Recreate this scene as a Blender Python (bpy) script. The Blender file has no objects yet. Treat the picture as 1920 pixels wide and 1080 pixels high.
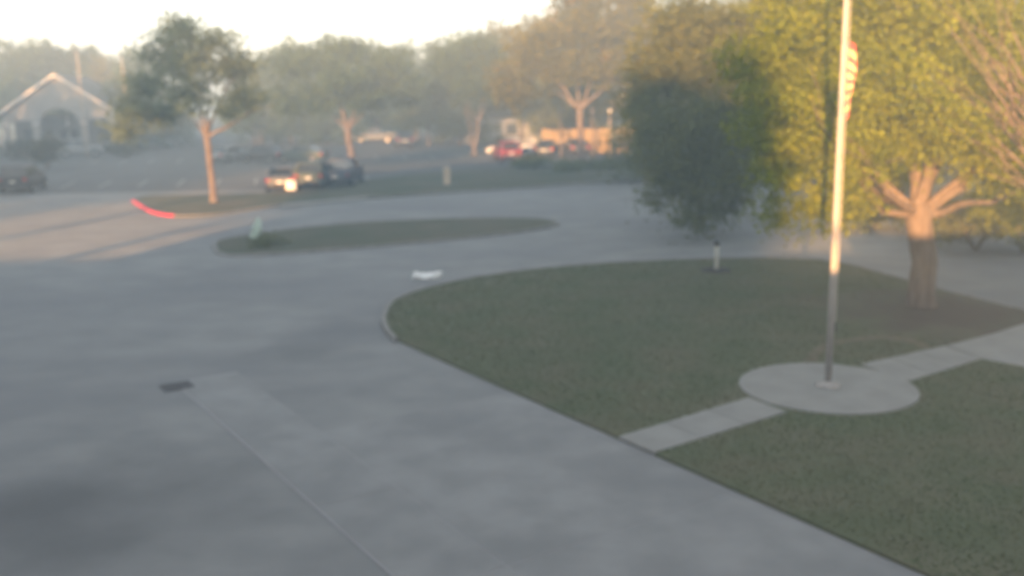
import bpy, bmesh, math, random
import numpy as np
from mathutils import Vector, Matrix
from mathutils.geometry import tessellate_polygon

random.seed(7)
rng = np.random.default_rng(11)
scene = bpy.context.scene
C = scene.collection
R = math.radians

# ------------------------------------------------------------------ camera
FPX, CAM_H, HORIZON = 1850.0, 5.85, 170.0           # focal length in px of a 1920 wide picture
PITCH, ROLL = math.atan((540 - HORIZON) / FPX), R(1.0)
fw = Vector((0, math.cos(PITCH), -math.sin(PITCH)))
up0 = Vector((0, math.sin(PITCH), math.cos(PITCH)))
rt0 = Vector((1, 0, 0))
RT = rt0 * math.cos(ROLL) - up0 * math.sin(ROLL)
UP = up0 * math.cos(ROLL) + rt0 * math.sin(ROLL)
cam = bpy.data.cameras.new('camera')
cam_o = bpy.data.objects.new('camera', cam)
C.objects.link(cam_o)
cam_o.matrix_world = Matrix(((RT.x, UP.x, -fw.x, 0), (RT.y, UP.y, -fw.y, 0), (RT.z, UP.z, -fw.z, CAM_H), (0, 0, 0, 1)))
cam.sensor_width = 36.0
cam.lens = 36.0 * FPX / 1920.0
cam.clip_start, cam.clip_end = 0.05, 3000
cam.dof.use_dof = True                               # the lens is focused too near: everything is soft
cam.dof.focus_distance = 4.0
cam.dof.aperture_fstop = 1.25
scene.camera = cam_o

# ------------------------------------------------------------------ sky, sun, exposure
SUN_EL, SUN_AZ = R(8.0), R(15.0)                     # sun low behind the camera, a little to the left
world = bpy.data.worlds.new('World')
scene.world = world
world.use_nodes = True
wn, wl = world.node_tree.nodes, world.node_tree.links
sky = wn.new('ShaderNodeTexSky')
sky.sky_type = 'NISHITA'
sky.sun_disc = False
sky.sun_elevation = SUN_EL
sky.sun_rotation = R(180) + SUN_AZ
sky.dust_density = 1.0
sky.air_density = 1.0
hs = wn.new('ShaderNodeHueSaturation')
hs.inputs['Saturation'].default_value = 0.34
wl.new(sky.outputs[0], hs.inputs['Color'])
wl.new(hs.outputs[0], wn['Background'].inputs['Color'])
wn['Background'].inputs['Strength'].default_value = 0.085
sun = bpy.data.lights.new('sun', 'SUN')
sun.energy = 4.6
sun.angle = R(0.6)
sun.color = (1.0, 0.50, 0.19)
sun_o = bpy.data.objects.new('sun', sun)
C.objects.link(sun_o)
LIGHT = Vector((math.sin(SUN_AZ) * math.cos(SUN_EL), math.cos(SUN_AZ) * math.cos(SUN_EL), -math.sin(SUN_EL)))
sun_o.rotation_euler = LIGHT.to_track_quat('-Z', 'Y').to_euler()
sun_o.location = (-20, -60, 40)
scene.view_settings.view_transform = 'Standard'
scene.view_settings.look = 'None'
scene.view_settings.exposure = 2.6
scene.view_settings.gamma = 1.0
scene.cycles.use_denoising = True
scene.cycles.max_bounces = 6
scene.cycles.volume_bounces = 1


def ray(x, y):
    d = fw * FPX + RT * (x - 960) + UP * (540 - y)
    return d / d.y


def G(x, y, z=0.0):
    """ground point seen at a place of the photograph"""
    d = ray(x, y)
    t = (z - CAM_H) / d.z
    return Vector((d.x * t, d.y * t, z))


def AT(x, y, Y):
    d = ray(x, y)
    return Vector((d.x * Y, Y, CAM_H + d.z * Y))


# ------------------------------------------------------------------ materials
MATS = {}


def mat(name, col, rough=0.8, col2=None, scale=2.0, detail=6.0, lo=0.35, hi=0.65, bump=0.0, bscale=60.0,
        metal=0.0, spec=0.35, col3=None, scale3=0.3, lo3=0.45, hi3=0.7, stretch=None, emit=None, coat=0.0):
    m = bpy.data.materials.new(name)
    m.use_nodes = True
    n, l = m.node_tree.nodes, m.node_tree.links
    b = n['Principled BSDF']
    b.inputs['Roughness'].default_value = rough
    b.inputs['Metallic'].default_value = metal
    b.inputs['Specular IOR Level'].default_value = spec
    if coat:
        b.inputs['Coat Weight'].default_value = coat
    tc = n.new('ShaderNodeTexCoord')
    src = tc.outputs['Object']
    if stretch:
        mp = n.new('ShaderNodeMapping')
        mp.inputs['Scale'].default_value = stretch
        l.new(src, mp.inputs[0])
        src = mp.outputs[0]

    def noise(sc, lo_, hi_):
        t = n.new('ShaderNodeTexNoise')
        t.inputs['Scale'].default_value = sc
        t.inputs['Detail'].default_value = detail
        l.new(src, t.inputs['Vector'])
        r = n.new('ShaderNodeMapRange')
        r.inputs[1].default_value, r.inputs[2].default_value = lo_, hi_
        l.new(t.outputs['Fac'], r.inputs[0])
        return r.outputs[0]
    b.inputs['Base Color'].default_value = (*col, 1)
    last = None
    if col2:
        mx = n.new('ShaderNodeMix')
        mx.data_type = 'RGBA'
        mx.inputs[6].default_value = (*col, 1)
        mx.inputs[7].default_value = (*col2, 1)
        l.new(noise(scale, lo, hi), mx.inputs[0])
        last = mx.outputs[2]
    if col3:
        m3 = n.new('ShaderNodeMix')
        m3.data_type = 'RGBA'
        if last:
            l.new(last, m3.inputs[6])
        else:
            m3.inputs[6].default_value = (*col, 1)
        m3.inputs[7].default_value = (*col3, 1)
        l.new(noise(scale3, lo3, hi3), m3.inputs[0])
        last = m3.outputs[2]
    if last:
        l.new(last, b.inputs['Base Color'])
    if bump:
        t = n.new('ShaderNodeTexNoise')
        t.inputs['Scale'].default_value = bscale
        l.new(src, t.inputs['Vector'])
        bp = n.new('ShaderNodeBump')
        bp.inputs['Strength'].default_value = bump
        bp.inputs['Distance'].default_value = 0.02
        l.new(t.outputs['Fac'], bp.inputs['Height'])
        l.new(bp.outputs[0], b.inputs['Normal'])
    if emit:
        b.inputs['Emission Color'].default_value = (*emit[0], 1)
        b.inputs['Emission Strength'].default_value = emit[1]
    MATS[name] = m
    return m


def leaf_mat(name, dark, light, trans=0.35, extra=None):
    m = bpy.data.materials.new(name)
    m.use_nodes = True
    n, l = m.node_tree.nodes, m.node_tree.links
    n.remove(n['Principled BSDF'])
    at = n.new('ShaderNodeAttribute')
    at.attribute_name = 'tint'
    cr = n.new('ShaderNodeValToRGB')
    cr.color_ramp.elements[0].color = (*dark, 1)
    cr.color_ramp.elements[1].color = (*light, 1)
    if extra:
        e = cr.color_ramp.elements.new(0.93)
        e.color = (*light, 1)
        cr.color_ramp.elements[-1].color = (*extra, 1)
    l.new(at.outputs['Fac'], cr.inputs[0])
    d = n.new('ShaderNodeBsdfDiffuse')
    t = n.new('ShaderNodeBsdfTranslucent')
    mx = n.new('ShaderNodeMixShader')
    mx.inputs[0].default_value = trans
    l.new(cr.outputs[0], d.inputs[0])
    l.new(cr.outputs[0], t.inputs[0])
    l.new(d.outputs[0], mx.inputs[1])
    l.new(t.outputs[0], mx.inputs[2])
    l.new(mx.outputs[0], n['Material Output'].inputs['Surface'])
    MATS[name] = m
    return m


mat('asphalt', (0.185, 0.19, 0.193), 0.9, (0.235, 0.24, 0.24), 0.7, col3=(0.165, 0.17, 0.18), scale3=0.12, bump=0.3, bscale=90, stretch=(0.85, 1.1, 1))
mat('lot_asphalt', (0.08, 0.085, 0.088), 0.9, (0.105, 0.108, 0.11), 0.25, bump=0.2)
mat('concrete', (0.25, 0.255, 0.258), 0.88, (0.205, 0.21, 0.212), 1.3, col3=(0.175, 0.18, 0.185), scale3=0.4, lo3=0.47, hi3=0.72, bump=0.2, bscale=120)
mat('path_concrete', (0.265, 0.265, 0.255), 0.88, (0.225, 0.225, 0.215), 1.6, bump=0.2, bscale=120)
mat('joint', (0.285, 0.285, 0.295), 0.9)
mat('kerb_concrete', (0.23, 0.225, 0.215), 0.85, (0.17, 0.165, 0.155), 3.0)
mat('red_paint', (0.8, 0.03, 0.08), 0.5, (0.68, 0.03, 0.08), 4.0)
mat('white_paint', (0.40, 0.40, 0.40), 0.7, (0.24, 0.24, 0.24), 5.0)
mat('ground_earth', (0.09, 0.085, 0.05), 0.95, (0.06, 0.075, 0.035), 0.2)
mat('verge_grass', (0.064, 0.071, 0.042), 0.95, (0.09, 0.082, 0.054), 0.5, col3=(0.04, 0.055, 0.025), scale3=0.2)
mat('earth_track', (0.15, 0.125, 0.09), 0.95, (0.11, 0.1, 0.06), 3.0)
mat('iron', (0.11, 0.11, 0.115), 0.7, metal=0.2)
mat('iron_recess', (0.05, 0.05, 0.055), 0.9)
mat('aluminium', (0.36, 0.34, 0.325), 0.85, (0.31, 0.295, 0.28), 6.0, spec=0.1)
mat('rope', (0.6, 0.57, 0.5), 0.9)
mat('bark', (0.16, 0.125, 0.10), 0.95, (0.10, 0.08, 0.065), 5.0, bump=0.8, bscale=25, stretch=(2, 2, 0.4))
mat('bark_pale', (0.165, 0.13, 0.107), 0.95, (0.10, 0.078, 0.064), 5.0, bump=0.6, bscale=25, stretch=(2, 2, 0.4))
mat('wall_cream', (0.25, 0.245, 0.23), 0.9, (0.215, 0.21, 0.20), 0.8)
mat('wall_grey', (0.36, 0.37, 0.38), 0.9, (0.32, 0.33, 0.34), 0.7)
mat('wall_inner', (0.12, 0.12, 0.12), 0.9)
mat('trim_white', (0.5, 0.48, 0.45), 0.6)
mat('roof_shingle', (0.13, 0.125, 0.12), 0.9, (0.09, 0.09, 0.09), 1.5)
mat('window_glass', (0.02, 0.025, 0.03), 0.1, spec=0.6)
mat('brick', (0.30, 0.16, 0.11), 0.9, (0.24, 0.13, 0.1), 3.0)
mat('fence_wood', (0.30, 0.22, 0.11), 0.9, (0.25, 0.18, 0.09), 3.0, stretch=(1, 1, 0.2))
mat('fence_wood_dark', (0.25, 0.18, 0.09), 0.9, (0.21, 0.15, 0.075), 3.0, stretch=(1, 1, 0.2))
mat('post_wood', (0.42, 0.34, 0.25), 0.9, (0.33, 0.27, 0.2), 4.0)
mat('post_white', (0.62, 0.62, 0.57), 0.7, (0.5, 0.5, 0.46), 5.0)
mat('mulch', (0.06, 0.05, 0.045), 0.95, (0.035, 0.03, 0.028), 8.0)
mat('tyre', (0.02, 0.02, 0.02), 0.85)
mat('rim', (0.45, 0.45, 0.46), 0.35, metal=0.7)
mat('car_glass', (0.015, 0.018, 0.02), 0.08, spec=0.6)
mat('lens_red', (0.45, 0.02, 0.03), 0.25)
mat('lens_clear', (0.7, 0.7, 0.66), 0.2)
mat('plastic_dark', (0.03, 0.03, 0.032), 0.6)
mat('plate', (0.7, 0.7, 0.68), 0.5)
mat('smear_white', (0.82, 0.84, 0.84), 0.5)
mat('sign_green', (0.42, 0.52, 0.46), 0.7, (0.36, 0.46, 0.41), 6.0)
mat('sign_white', (0.85, 0.82, 0.78), 0.6, (0.75, 0.7, 0.66), 8.0)
for nm, c in (('black', (0.02, 0.02, 0.022)), ('charcoal', (0.045, 0.05, 0.055)), ('silver', (0.22, 0.235, 0.24)), ('white', (0.45, 0.45, 0.44)),
              ('maroon', (0.16, 0.018, 0.03)), ('navy', (0.03, 0.045, 0.075)), ('green', (0.035, 0.055, 0.045)), ('grey', (0.085, 0.09, 0.095))):
    mat('paint_' + nm, c, 0.5, spec=0.35, coat=0.08)
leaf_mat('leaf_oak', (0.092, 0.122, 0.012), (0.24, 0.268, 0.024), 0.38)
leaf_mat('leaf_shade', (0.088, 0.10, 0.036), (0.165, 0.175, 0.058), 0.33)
leaf_mat('leaf_far', (0.032, 0.056, 0.026), (0.07, 0.10, 0.045), 0.32)
leaf_mat('leaf_autumn', (0.065, 0.065, 0.018), (0.15, 0.135, 0.03), 0.36, extra=(0.20, 0.12, 0.035))
leaf_mat('leaf_pale', (0.042, 0.072, 0.036), (0.085, 0.12, 0.058), 0.36)
leaf_mat('leaf_verge', (0.11, 0.145, 0.085), (0.17, 0.21, 0.115), 0.42)
leaf_mat('leaf_hedge', (0.02, 0.03, 0.013), (0.045, 0.06, 0.024), 0.2)
leaf_mat('grass_blade', (0.10, 0.13, 0.064), (0.165, 0.16, 0.10), 0.25)


def lawn_material():
    m = mat('lawn', (0.10, 0.117, 0.066), 0.95, (0.138, 0.132, 0.088), 0.7, lo=0.4, hi=0.7, bump=0.6, bscale=60)
    n, l = m.node_tree.nodes, m.node_tree.links
    b = n['Principled BSDF']
    old = b.inputs['Base Color'].links[0].from_socket
    tc = n.new('ShaderNodeTexCoord')
    dv = n.new('ShaderNodeVectorMath')
    dv.operation = 'DISTANCE'
    dv.inputs[1].default_value = (11.2, 24.6, 0.06)
    l.new(tc.outputs['Object'], dv.inputs[0])
    no = n.new('ShaderNodeTexNoise')
    no.inputs['Scale'].default_value = 0.9
    no.inputs['Detail'].default_value = 6
    l.new(tc.outputs['Object'], no.inputs['Vector'])
    ml = n.new('ShaderNodeMath')
    ml.operation = 'MULTIPLY_ADD'
    ml.inputs[1].default_value = 7.0
    l.new(no.outputs['Fac'], ml.inputs[0])
    l.new(dv.outputs['Value'], ml.inputs[2])
    mr = n.new('ShaderNodeMapRange')
    mr.inputs[1].default_value, mr.inputs[2].default_value = 8.0, 4.5
    l.new(ml.outputs[0], mr.inputs[0])
    mx = n.new('ShaderNodeMix')
    mx.data_type = 'RGBA'
    mx.inputs[7].default_value = (0.085, 0.068, 0.05, 1)      # bare earth and litter round the big tree
    l.new(old, mx.inputs[6])
    l.new(mr.outputs[0], mx.inputs[0])
    l.new(mx.outputs[2], b.inputs['Base Color'])


lawn_material()


def asphalt_stains_reflection():
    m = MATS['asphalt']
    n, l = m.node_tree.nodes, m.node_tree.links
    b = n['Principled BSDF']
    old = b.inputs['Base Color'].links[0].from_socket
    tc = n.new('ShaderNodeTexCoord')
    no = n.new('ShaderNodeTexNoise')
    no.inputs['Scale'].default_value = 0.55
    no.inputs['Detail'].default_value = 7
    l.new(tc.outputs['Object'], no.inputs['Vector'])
    for c, r, col, amt in (((-6.6, 13.2, 0), 3.6, (0.105, 0.11, 0.115, 1), 0.9), ((-4.2, 24.0, 0), 2.6, (0.14, 0.145, 0.155, 1), 0.7), ((-9.5, 31.0, 0), 5.0, (0.15, 0.155, 0.165, 1), 0.6), ((-5.0, 21.8, 0), 1.4, (0.12, 0.125, 0.13, 1), 0.6)):  # first patch paints a dark window reflection into the asphalt colour; others are stains
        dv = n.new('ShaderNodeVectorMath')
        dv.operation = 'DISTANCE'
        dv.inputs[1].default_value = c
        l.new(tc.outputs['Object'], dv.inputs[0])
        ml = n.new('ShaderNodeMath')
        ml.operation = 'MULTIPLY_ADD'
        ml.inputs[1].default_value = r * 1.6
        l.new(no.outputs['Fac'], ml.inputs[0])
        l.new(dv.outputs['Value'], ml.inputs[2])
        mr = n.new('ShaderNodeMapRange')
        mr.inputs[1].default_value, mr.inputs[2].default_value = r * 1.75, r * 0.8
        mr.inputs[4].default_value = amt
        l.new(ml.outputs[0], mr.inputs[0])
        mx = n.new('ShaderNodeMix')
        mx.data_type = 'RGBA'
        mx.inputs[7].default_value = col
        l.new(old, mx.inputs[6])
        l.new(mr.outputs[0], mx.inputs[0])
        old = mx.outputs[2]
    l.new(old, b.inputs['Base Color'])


asphalt_stains_reflection()


def flag_material():
    m = bpy.data.materials.new('flag_cloth')
    m.use_nodes = True
    n, l = m.node_tree.nodes, m.node_tree.links
    b = n['Principled BSDF']
    b.inputs['Roughness'].default_value = 0.75
    uv = n.new('ShaderNodeUVMap')
    uv.uv_map = 'UVMap'
    sp = n.new('ShaderNodeSeparateXYZ')
    l.new(uv.outputs[0], sp.inputs[0])

    def M(op, a, b_):
        k = n.new('ShaderNodeMath')
        k.operation = op
        for i, v in enumerate((a, b_)):
            if isinstance(v, (int, float)):
                k.inputs[i].default_value = v
            else:
                l.new(v, k.inputs[i])
        return k.outputs[0]
    st = M('LESS_THAN', M('MODULO', M('MULTIPLY', sp.outputs[1], 6.5), 1.0), 0.5)
    mx = n.new('ShaderNodeMix')
    mx.data_type = 'RGBA'
    mx.inputs[6].default_value = (0.52, 0.44, 0.22, 1)
    mx.inputs[7].default_value = (0.42, 0.07, 0.07, 1)
    l.new(st, mx.inputs[0])
    canton = M('MULTIPLY', M('LESS_THAN', sp.outputs[0], 0.4), M('GREATER_THAN', sp.outputs[1], 0.4615))
    # white stars: small dots on a grid in the canton
    fx = M('ABSOLUTE', M('SUBTRACT', M('FRACT', M('MULTIPLY', sp.outputs[0], 15.0), 0), 0.5), 0)
    fy = M('ABSOLUTE', M('SUBTRACT', M('FRACT', M('MULTIPLY', sp.outputs[1], 9.3), 0), 0.5), 0)
    star = M('LESS_THAN', M('ADD', fx, fy), 0.32)
    m2 = n.new('ShaderNodeMix')
    m2.data_type = 'RGBA'
    m2.inputs[6].default_value = (0.03, 0.04, 0.16, 1)
    m2.inputs[7].default_value = (0.52, 0.44, 0.22, 1)
    l.new(star, m2.inputs[0])
    m3 = n.new('ShaderNodeMix')
    m3.data_type = 'RGBA'
    l.new(canton, m3.inputs[0])
    l.new(mx.outputs[2], m3.inputs[6])
    l.new(m2.outputs[2], m3.inputs[7])
    l.new(m3.outputs[2], b.inputs['Base Color'])
    MATS['flag_cloth'] = m


flag_material()


# ------------------------------------------------------------------ helpers
class MB:
    """collects simple shapes for ONE mesh object"""

    def __init__(self):
        self.v, self.f = [], []

    def add(self, vs, fs):
        o = len(self.v)
        self.v += [tuple(p) for p in vs]
        self.f += [tuple(i + o for i in q) for q in fs]
        return self

    def box(self, x0, x1, y0, y1, z0, z1, m=None):
        vs = [Vector(p) for p in ((x0, y0, z0), (x1, y0, z0), (x1, y1, z0), (x0, y1, z0), (x0, y0, z1), (x1, y0, z1), (x1, y1, z1), (x0, y1, z1))]
        if m:
            vs = [m @ p for p in vs]
        return self.add(vs, [(0, 3, 2, 1), (4, 5, 6, 7), (0, 1, 5, 4), (1, 2, 6, 5), (2, 3, 7, 6), (3, 0, 4, 7)])

    def tube(self, pts, radii, n=10, cap=True):
        pts = [Vector(p) for p in pts]
        o = len(self.v)
        ref = Vector((0.31, 0.9, 0.2))
        for i, p in enumerate(pts):
            a = pts[max(i - 1, 0)]
            b = pts[min(i + 1, len(pts) - 1)]
            d = (b - a).normalized()
            r_ = ref if abs(d.dot(ref.normalized())) < 0.95 else Vector((1, 0, 0))
            s = d.cross(r_).normalized()
            t = d.cross(s)
            for k in range(n):
                an = 2 * math.pi * k / n
                self.v.append(tuple(p + (s * math.cos(an) + t * math.sin(an)) * radii[i]))
        for i in range(len(pts) - 1):
            for k in range(n):
                k2 = (k + 1) % n
                self.f.append((o + i * n + k, o + i * n + k2, o + (i + 1) * n + k2, o + (i + 1) * n + k))
        if cap:
            self.f.append(tuple(o + k for k in range(n))[::-1])
            self.f.append(tuple(o + (len(pts) - 1) * n + k for k in range(n)))
        return self

    def lathe(self, prof, c=(0, 0, 0), n=20):
        o = len(self.v)
        for r, z in prof:
            for k in range(n):
                a = 2 * math.pi * k / n
                self.v.append((c[0] + r * math.cos(a), c[1] + r * math.sin(a), c[2] + z))
        for i in range(len(prof) - 1):
            for k in range(n):
                k2 = (k + 1) % n
                self.f.append((o + i * n + k, o + i * n + k2, o + (i + 1) * n + k2, o + (i + 1) * n + k))
        self.f.append(tuple(o + k for k in range(n))[::-1])
        self.f.append(tuple(o + (len(prof) - 1) * n + k for k in range(n)))
        return self

    def prism(self, loop, d):
        """closed loop of 3D points extruded along d"""
        o = len(self.v)
        loop = [Vector(p) for p in loop]
        n = len(loop)
        self.v += [tuple(p) for p in loop] + [tuple(p + Vector(d)) for p in loop]
        tri = tessellate_polygon([loop])
        self.f += [tuple(o + i for i in t) for t in tri] + [tuple(o + n + i for i in t[::-1]) for t in tri]
        self.f += [(o + i, o + (i + 1) % n, o + n + (i + 1) % n, o + n + i) for i in range(n)]
        return self

    def build(self, name, m, parent=None, smooth=False, fix=True):
        me = bpy.data.meshes.new(name)
        me.from_pydata(self.v, [], self.f)
        if fix:
            bm = bmesh.new()
            bm.from_mesh(me)
            bmesh.ops.recalc_face_normals(bm, faces=bm.faces)
            bm.to_mesh(me)
            bm.free()
        return link(name, me, m, parent, smooth)


def link(name, me, m, parent=None, smooth=False):
    if m:
        me.materials.append(MATS[m])
    if smooth:
        me.polygons.foreach_set('use_smooth', [True] * len(me.polygons))
    o = bpy.data.objects.new(name, me)
    C.objects.link(o)
    if parent:
        o.parent = parent
    return o


def tag(o, label=None, cat=None, group=None, kind=None):
    if label:
        o['label'] = label
    if cat:
        o['category'] = cat
    if group:
        o['group'] = group
    if kind:
        o['kind'] = kind
    return o


def empty(name, loc, rz=0.0, label=None, cat=None, group=None):
    o = bpy.data.objects.new(name, None)
    o.empty_display_size = 0.3
    C.objects.link(o)
    o.location = loc
    o.rotation_euler = (0, 0, rz)
    return tag(o, label, cat, group)


def spline(pts, n=8, closed=False):
    pts = [Vector(p) for p in pts]
    out = []
    m = len(pts)
    for i in range(m if closed else m - 1):
        if closed:
            a, b, c, d = pts[i - 1], pts[i], pts[(i + 1) % m], pts[(i + 2) % m]
        else:
            a, b, c, d = pts[max(i - 1, 0)], pts[i], pts[i + 1], pts[min(i + 2, m - 1)]
        for k in range(n):
            t = k / n
            out.append(0.5 * ((2 * b) + (c - a) * t + (2 * a - 5 * b + 4 * c - d) * t * t + (3 * b - a - 3 * c + d) * t ** 3))
    if not closed:
        out.append(pts[-1])
    return out


def sheet(name, pts, z, m, thick=0.0, kind='structure', parent=None):
    loop = [Vector((p[0], p[1], z)) for p in pts]
    b = MB()
    if thick:
        b.prism([p - Vector((0, 0, thick)) for p in loop], (0, 0, thick))
    else:
        b.add(loop, [tuple(t) for t in tessellate_polygon([loop])])
    o = b.build(name, m, parent)
    if not thick:
        me = o.data
        if len(me.polygons) and me.polygons[0].normal.z < 0:
            me.flip_normals()
    if kind and not parent:
        o['kind'] = kind
    return o


def kerb(name, pts, z1, width, m, side=1, closed=False, z0=-0.05, parent=None):
    """a kerb stone strip with a rounded top edge along a line"""
    pts = [Vector((p[0], p[1], 0)) for p in pts]
    b = MB()
    n = len(pts)
    prof = [(0, z0), (0.0, z1 - 0.03), (0.02, z1), (width, z1), (width, z0)]
    for i, p in enumerate(pts):
        a = pts[i - 1] if (i or closed) else p
        c = pts[(i + 1) % n] if (i < n - 1 or closed) else p
        d = (c - a).normalized()
        s = Vector((-d.y, d.x, 0)) * side
        for w, z in prof:
            b.v.append(tuple(p + s * w + Vector((0, 0, z))))
    k = len(prof)
    for i in range(n if closed else n - 1):
        j = (i + 1) % n
        for q in range(k - 1):
            b.f.append((i * k + q, i * k + q + 1, j * k + q + 1, j * k + q))
    if not closed:
        b.f.append(tuple(range(k)))
        b.f.append(tuple(range((n - 1) * k, n * k))[::-1])
    o = b.build(name, m, parent)
    if not parent:
        o['kind'] = 'structure'
    return o


def inside(px, py, poly):
    r = np.zeros(len(px), bool)
    n = len(poly)
    for i in range(n):
        x0, y0 = poly[i][0], poly[i][1]
        x1, y1 = poly[i - 1][0], poly[i - 1][1]
        c = ((y0 > py) != (y1 > py))
        with np.errstate(divide='ignore', invalid='ignore'):
            c &= px < (x1 - x0) * (py - y0) / (y1 - y0 + 1e-12) + x0
        r ^= c
    return r


def quads_mesh(name, verts, tint, m, parent=None, per=4):
    """verts: (n*per, 3) array of separate leaf faces"""
    n = len(verts) // per
    me = bpy.data.meshes.new(name)
    me.vertices.add(n * per)
    me.vertices.foreach_set('co', verts.astype(np.float32).ravel())
    me.loops.add(n * per)
    me.loops.foreach_set('vertex_index', np.arange(n * per, dtype=np.int32))
    me.polygons.add(n)
    me.polygons.foreach_set('loop_start', np.arange(0, n * per, per, dtype=np.int32))
    me.update(calc_edges=True)
    at = me.attributes.new('tint', 'FLOAT', 'FACE')
    at.data.foreach_set('value', np.clip(tint, 0, 1).astype(np.float32))
    return link(name, me, m, parent)


def leaves(name, lobes, n, size, m, parent, clump=0.5, per_clump=26, droop=0.0, shell=0.55):
    """leaf sized faces in clumps spread through ellipsoid lobes (cx,cy,cz,rx,ry,rz), local to the parent"""
    L = np.array(lobes, float)
    vol = (L[:, 3] * L[:, 4] * L[:, 5]) ** 0.75
    nc = max(6, n // per_clump)
    which = rng.choice(len(L), nc, p=vol / vol.sum())
    d = rng.normal(size=(nc, 3))
    d /= np.linalg.norm(d, axis=1)[:, None]
    rad = (shell + (1 - shell) * rng.random(nc)) ** 0.8 * (1 + 0.18 * rng.normal(size=nc))
    inner = rng.random(nc) < 0.22
    rad[inner] *= rng.random(inner.sum())
    cen = L[which, :3] + d * rad[:, None] * L[which, 3:6]
    cs = clump * (0.55 + 0.9 * rng.random(nc))
    ct = np.clip(rng.normal(0.45, 0.2, nc), 0, 1)
    idx = rng.integers(0, nc, n)
    off = rng.normal(size=(n, 3)) * cs[idx][:, None] * 0.55 * np.array([1.15, 1.15, 0.75])
    pos = cen[idx] + off
    if droop:
        pos[:, 2] -= droop * np.abs(off[:, 0] + off[:, 1])
    nr = rng.normal(size=(n, 3)) + np.array([0, -0.25, 0.55])
    nr /= np.linalg.norm(nr, axis=1)[:, None]
    a = np.cross(nr, rng.normal(size=(n, 3)))
    a /= np.linalg.norm(a, axis=1)[:, None] + 1e-9
    b = np.cross(nr, a)
    s = size * (0.6 + 0.8 * rng.random(n))[:, None]
    v = np.empty((n, 4, 3))
    v[:, 0] = pos - a * s * 0.62
    v[:, 1] = pos - b * s * 0.34 + a * s * 0.05
    v[:, 2] = pos + a * s * 0.62
    v[:, 3] = pos + b * s * 0.34 + a * s * 0.05
    tint = ct[idx] + rng.normal(0, 0.14, n)
    return quads_mesh(name, v.reshape(-1, 3), tint, m, parent)


def wob(a, b, n, k):
    a, b = Vector(a), Vector(b)
    out = []
    L = (b - a).length
    for i in range(n + 1):
        t = i / n
        w = math.sin(math.pi * t) * k * L
        out.append(a.lerp(b, t) + Vector((random.uniform(-w, w), random.uniform(-w, w), random.uniform(-w, w) * 0.5)))
    return out


def limb(root, pts, r0, r1, m, n=8, name='limb', twigs=0):
    k = len(pts)
    rr = [r0 + (r1 - r0) * (i / (k - 1)) ** 0.8 for i in range(k)]
    b = MB().tube(pts, rr, n)
    for _ in range(twigs):
        i = random.randrange(k // 2, k)
        p = Vector(pts[i])
        d = (Vector(pts[-1]) - Vector(pts[0])).normalized()
        q = p + (d + Vector((random.uniform(-1, 1), random.uniform(-1, 1), random.uniform(-0.2, 0.9)))) * (0.35 * (Vector(pts[-1]) - Vector(pts[0])).length)
        b.tube(wob(p, q, 3, 0.05), [rr[i] * 0.6, rr[i] * 0.45, rr[i] * 0.3, rr[i] * 0.12], 6)
    return b.build(name, m, root, smooth=True)


def tree(name, label, base, trunk_r, fork_z, lobes, n, size, leafm, barkm='bark', limbs=None, clump=0.6, group=None, lean=(0, 0), droop=0.0, cat='tree', shell=0.55, per_clump=26):
    root = empty(name, base, 0, label, cat, group)
    top = Vector((lean[0], lean[1], fork_z))
    tp = [Vector((0, 0, -0.15)), Vector((0, 0, 0.12)), *wob((lean[0] * .15, lean[1] * .15, 0.4), top, 4, 0.03)]
    rr = [trunk_r * 1.7, trunk_r * 1.25, trunk_r * 1.05, trunk_r * 0.97, trunk_r * 0.92, trunk_r * 0.9, trunk_r * 0.95]
    MB().tube(tp, rr, 14).build('trunk', barkm, root, smooth=True)
    tg = limbs
    if tg is None:
        tg = [(l[0], l[1], l[2]) for l in lobes]
    for t in tg:
        r0 = trunk_r * random.uniform(0.5, 0.68)
        limb(root, wob(top - Vector((0, 0, trunk_r * 0.4)), t, 5, 0.045), r0, r0 * 0.22, barkm, twigs=3)
    leaves('crown', lobes, n, size, leafm, root, clump, per_clump, droop, shell)
    return root


def auto_lobes(h, r, z0, k):
    """irregular lobes for a crown from height z0 to h with radius r"""
    out = []
    mid = (h + z0) / 2
    for i in range(k):
        a = 2.4 * i + random.uniform(-0.5, 0.5)
        t = (i + 0.5) / k
        z = z0 + (h - z0) * (0.18 + 0.66 * t)
        rr = r * (0.68 - 0.3 * t) * random.uniform(0.7, 1.1)
        s = r * random.uniform(0.42, 0.6) * (1.1 - 0.3 * t)
        out.append((rr * math.cos(a), rr * math.sin(a), z, s, s, min(s * random.uniform(0.6, 0.85), max(0.5, z - z0 + 0.3))))
    out.append((0, 0, mid, r * 0.62, r * 0.62, (h - z0) * 0.36))
    out.append((random.uniform(-.2, .2) * r, random.uniform(-.2, .2) * r, h - (h - z0) * 0.2, r * 0.5, r * 0.5, (h - z0) * 0.2))
    return out


# ------------------------------------------------------------------ ground, roads, lawns
gr = sheet('ground', [(-300, -40), (300, -40), (300, 330), (-300, 330)], -0.02, 'ground_earth')
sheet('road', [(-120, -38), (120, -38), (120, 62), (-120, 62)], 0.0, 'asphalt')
lot = sheet('parking_lot', [(-110, 62.0), (70, 62.0), (70, 150), (-110, 150)], -0.004, 'lot_asphalt')

# driveway slabs: two lanes of concrete along the lawn edge
e1 = Vector((math.sin(R(147.2)), math.cos(R(147.2)), 0))
e2 = Vector((-e1.y, e1.x, 0))
A0 = Vector((-7.03, 19.79, 0))
LAWN_W = 5.30


def DR(s, t, z=0.0):
    return A0 + e1 * s + e2 * t + Vector((0, 0, z))


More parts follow.
